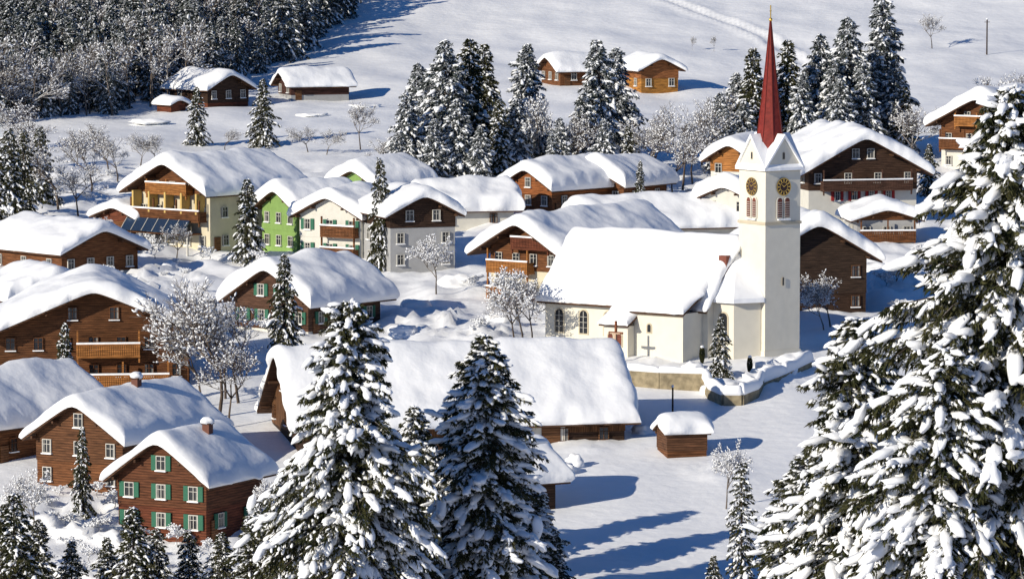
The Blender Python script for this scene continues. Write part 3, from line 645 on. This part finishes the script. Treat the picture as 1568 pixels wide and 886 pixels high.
# ------------------------------------------------------------------ churchyard wall, cross, posts
STONE=stucco((.34,.28,.18),.5,1.8,name='rubble_stone')
def wallrun(name,pts,h,th=.45,snow=.4):
    e=empty(name,0,0,0); mb=MB()
    for i in range(len(pts)-1):
        (u0,y0),(u1,y1)=pts[i],pts[i+1]; x0,x1=X(u0,y0),X(u1,y1); d=Vector((x1-x0,y1-y0,0)); l=d.length; d.normalize(); n=Vector((-d.y,d.x,0))*th/2
        z0=T(x0,y0);z1=T(x1,y1); A=Vector((x0,y0,0));B=Vector((x1,y1,0))
        mb.hexa([A-n+Vector((0,0,z0-1.5)),B-n+Vector((0,0,z1-1.5)),B+n+Vector((0,0,z1-1.5)),A+n+Vector((0,0,z0-1.5)),A-n+Vector((0,0,z0+h)),B-n+Vector((0,0,z1+h)),B+n+Vector((0,0,z1+h)),A+n+Vector((0,0,z0+h))],STONE)
        nn=n*1.6
        snow_sheet('wall_snow',e,lambda u,v,A=A,d=d,l=l,nn=nn,z0=z0,z1=z1:(A+d*(u-.1)-nn+nn*2*(v/(nn.length*2))+Vector((0,0,z0+(z1-z0)*u/l+h))),l+.2,nn.length*2,snow*1.4,i,e=.3,wob=.1)
    mb.build('stone_wall',e)
wallrun('churchyard_wall',[(942,386),(1010,384.5),(1080,384)],1.4)
wallrun('churchyard_wall',[(1080,384),(1088,380),(1108,377.5),(1135,377.5),(1158,380),(1166,384)],.8,snow=.7)
wallrun('churchyard_wall',[(1166,384),(1200,388),(1240,394)],.6,snow=.7)
xx=X(943,396); e=empty('wooden_crucifix',xx,396,T(xx,396),-35); b=MB(); CW=wood((.2,.07,.035))
b.box(-.09,.09,-.09,.09,-1,3.9,CW); b.box(-.75,-.091,-.07,.07,2.75,2.93,CW); b.box(.091,.75,-.07,.07,2.75,2.93,CW)
sk=stucco((.5,.36,.25),.1); b.box(-.1,.1,-.2,-.092,2.0,2.85,sk); b.box(-.55,-.101,-.18,-.1,2.75,2.85,sk); b.box(.101,.55,-.18,-.1,2.75,2.85,sk); b.build('cross',e)
def pole(name,u,y,h,r=.09):
    x=X(u,y); tm=TM(); prisms(tm,np.array([[0,0,-1.]]),np.array([[0,0,h]]),np.array([r]),np.array([r*.8]),8,0)
    if 'utility' in name: prisms(tm,np.array([[-.4,0,h-.4]]),np.array([[.4,0,h-.4]]),np.array([.04]),np.array([.04]),4,0)
    lumps(tm,np.array([[0,0,h+.06]]),np.array([[1.,0,0]]),np.array([[r*1.4,r*1.4,.12]]),I2,1,.1)
    o=bpy.data.objects.new(name,tm.mesh(name,[DKWOOD,SNT])); o.location=(x,y,T(x,y)); scene.collection.objects.link(o)
pole('wooden_post',1030,372,2.6); pole('utility_pole',1511,664,5.5,.12); pole('utility_pole',176,366,3.4)
for u,y in ((1148,391),(1075,396)):
    x=X(u,y); tm=TM(); RNG=np.random.default_rng(5); n=900; t=RNG.uniform(0,1,n); az=RNG.uniform(0,6.28,n); r=.2*np.sin(np.pi*(t*.9+.08))**.6
    p=np.column_stack([r*np.cos(az),r*np.sin(az),.1+t*1.4]); d=nrm(np.column_stack([np.cos(az)*.4,np.sin(az)*.4,np.ones(n)])); sd=nrm(np.cross(d,RNG.normal(0,1,(n,3))))
    tm.add(np.stack([p-sd*.04,p+sd*.04,p+d*.2],1).reshape(-1,3),np.arange(3*n).reshape(-1,3),0,False)
    prisms(tm,np.array([[0,0,-.5]]),np.array([[0,0,1.3]]),np.array([.05]),np.array([.02]),5,0)
    lumps(tm,np.array([[0,0,1.55]]),np.array([[1.,0,0]]),np.array([[.17,.17,.17]]),I2,1)
    o=bpy.data.objects.new('clipped_cypress',tm.mesh('cypress',[NEED,SNT])); o.location=(x,y,T(x,y)); scene.collection.objects.link(o)
# snow mounds
for u,y,sx,sz in [(640,428,1.6,.8),(700,445,2,.9),(230,430,2.6,1.1),(255,455,2,.9),(985,366,.9,.6),(860,352,1.1,.7),(880,354,.8,.9),(1180,392,1.6,.9),(1215,396,1.6,.9),(1150,386,1.6,.9),(1350,450,2.5,1.3),(1385,455,2,1.2),(560,398,2,.9),(700,398,1.6,.6),(330,412,1.5,.9),(60,333,2.2,1.1),(120,331,1.8,1),(20,336,2,1),(170,330,1.2,.8),(1345,405,2,1.1),(620,412,1.5,.8),(770,420,1.6,.8),(1000,392,1.4,.4),(1060,394,1,.5),(270,368,1.5,.8),(1110,383,1.9,1.1),(1190,390.5,2,.8),(655,350,1.8,.8),(480,600,2,.3),(230,590,2.5,.4),(560,612,2.2,.35),(90,318,1.6,.9),(30,322,1.5,.9),(140,316,1.3,.8)]:
    x=X(u,y); lump(None,(x,y,T(x,y)+sz*.1),(sx,sx*.8,sz),'snow_mound',k=1.9,amp=.55)
# ------------------------------------------------------------------ light, sky, camera
az=Vector((-.75,-.66,0)).normalized(); el=math.radians(22)
S=Vector((az.x*math.cos(el),az.y*math.cos(el),math.sin(el)))
sd=bpy.data.lights.new('sun','SUN'); sd.energy=5.0; sd.angle=math.radians(.5); sd.color=(1,.92,.77)
so=bpy.data.objects.new('sun',sd); scene.collection.objects.link(so); so.rotation_euler=S.to_track_quat('Z','Y').to_euler(); so.location=(-100,-100,200)
w=bpy.data.worlds.new('World'); scene.world=w; w.use_nodes=True; nt=w.node_tree
sk=nt.nodes.new('ShaderNodeTexSky'); sk.sky_type='NISHITA'; sk.sun_disc=False; sk.sun_elevation=el; sk.sun_rotation=math.atan2(az.x,az.y); sk.altitude=1500
sk.air_density=1.0; sk.dust_density=0.0; sk.ozone_density=6.0
bg=nt.nodes['Background']; mx=nt.nodes.new('ShaderNodeMix'); mx.data_type='RGBA'; mx.blend_type='MULTIPLY'; mx.inputs['Factor'].default_value=1
nt.links.new(sk.outputs[0],mx.inputs['A']); mx.inputs['B'].default_value=(.56,.95,1.22,1)
nt.links.new(mx.outputs['Result'],bg.inputs['Color']); bg.inputs['Strength'].default_value=.073
cd=bpy.data.cameras.new('camera'); cam=bpy.data.objects.new('camera',cd); scene.collection.objects.link(cam)
cam.location=(0,0,CAMZ); cam.rotation_euler=(math.pi/2-PIT,0,0); cd.sensor_width=36; cd.lens=36*F/1568; cd.clip_start=1; cd.clip_end=8000
scene.camera=cam
scene.view_settings.view_transform='Standard'; scene.view_settings.look='None'; scene.view_settings.exposure=0
print('trees in forest',c)
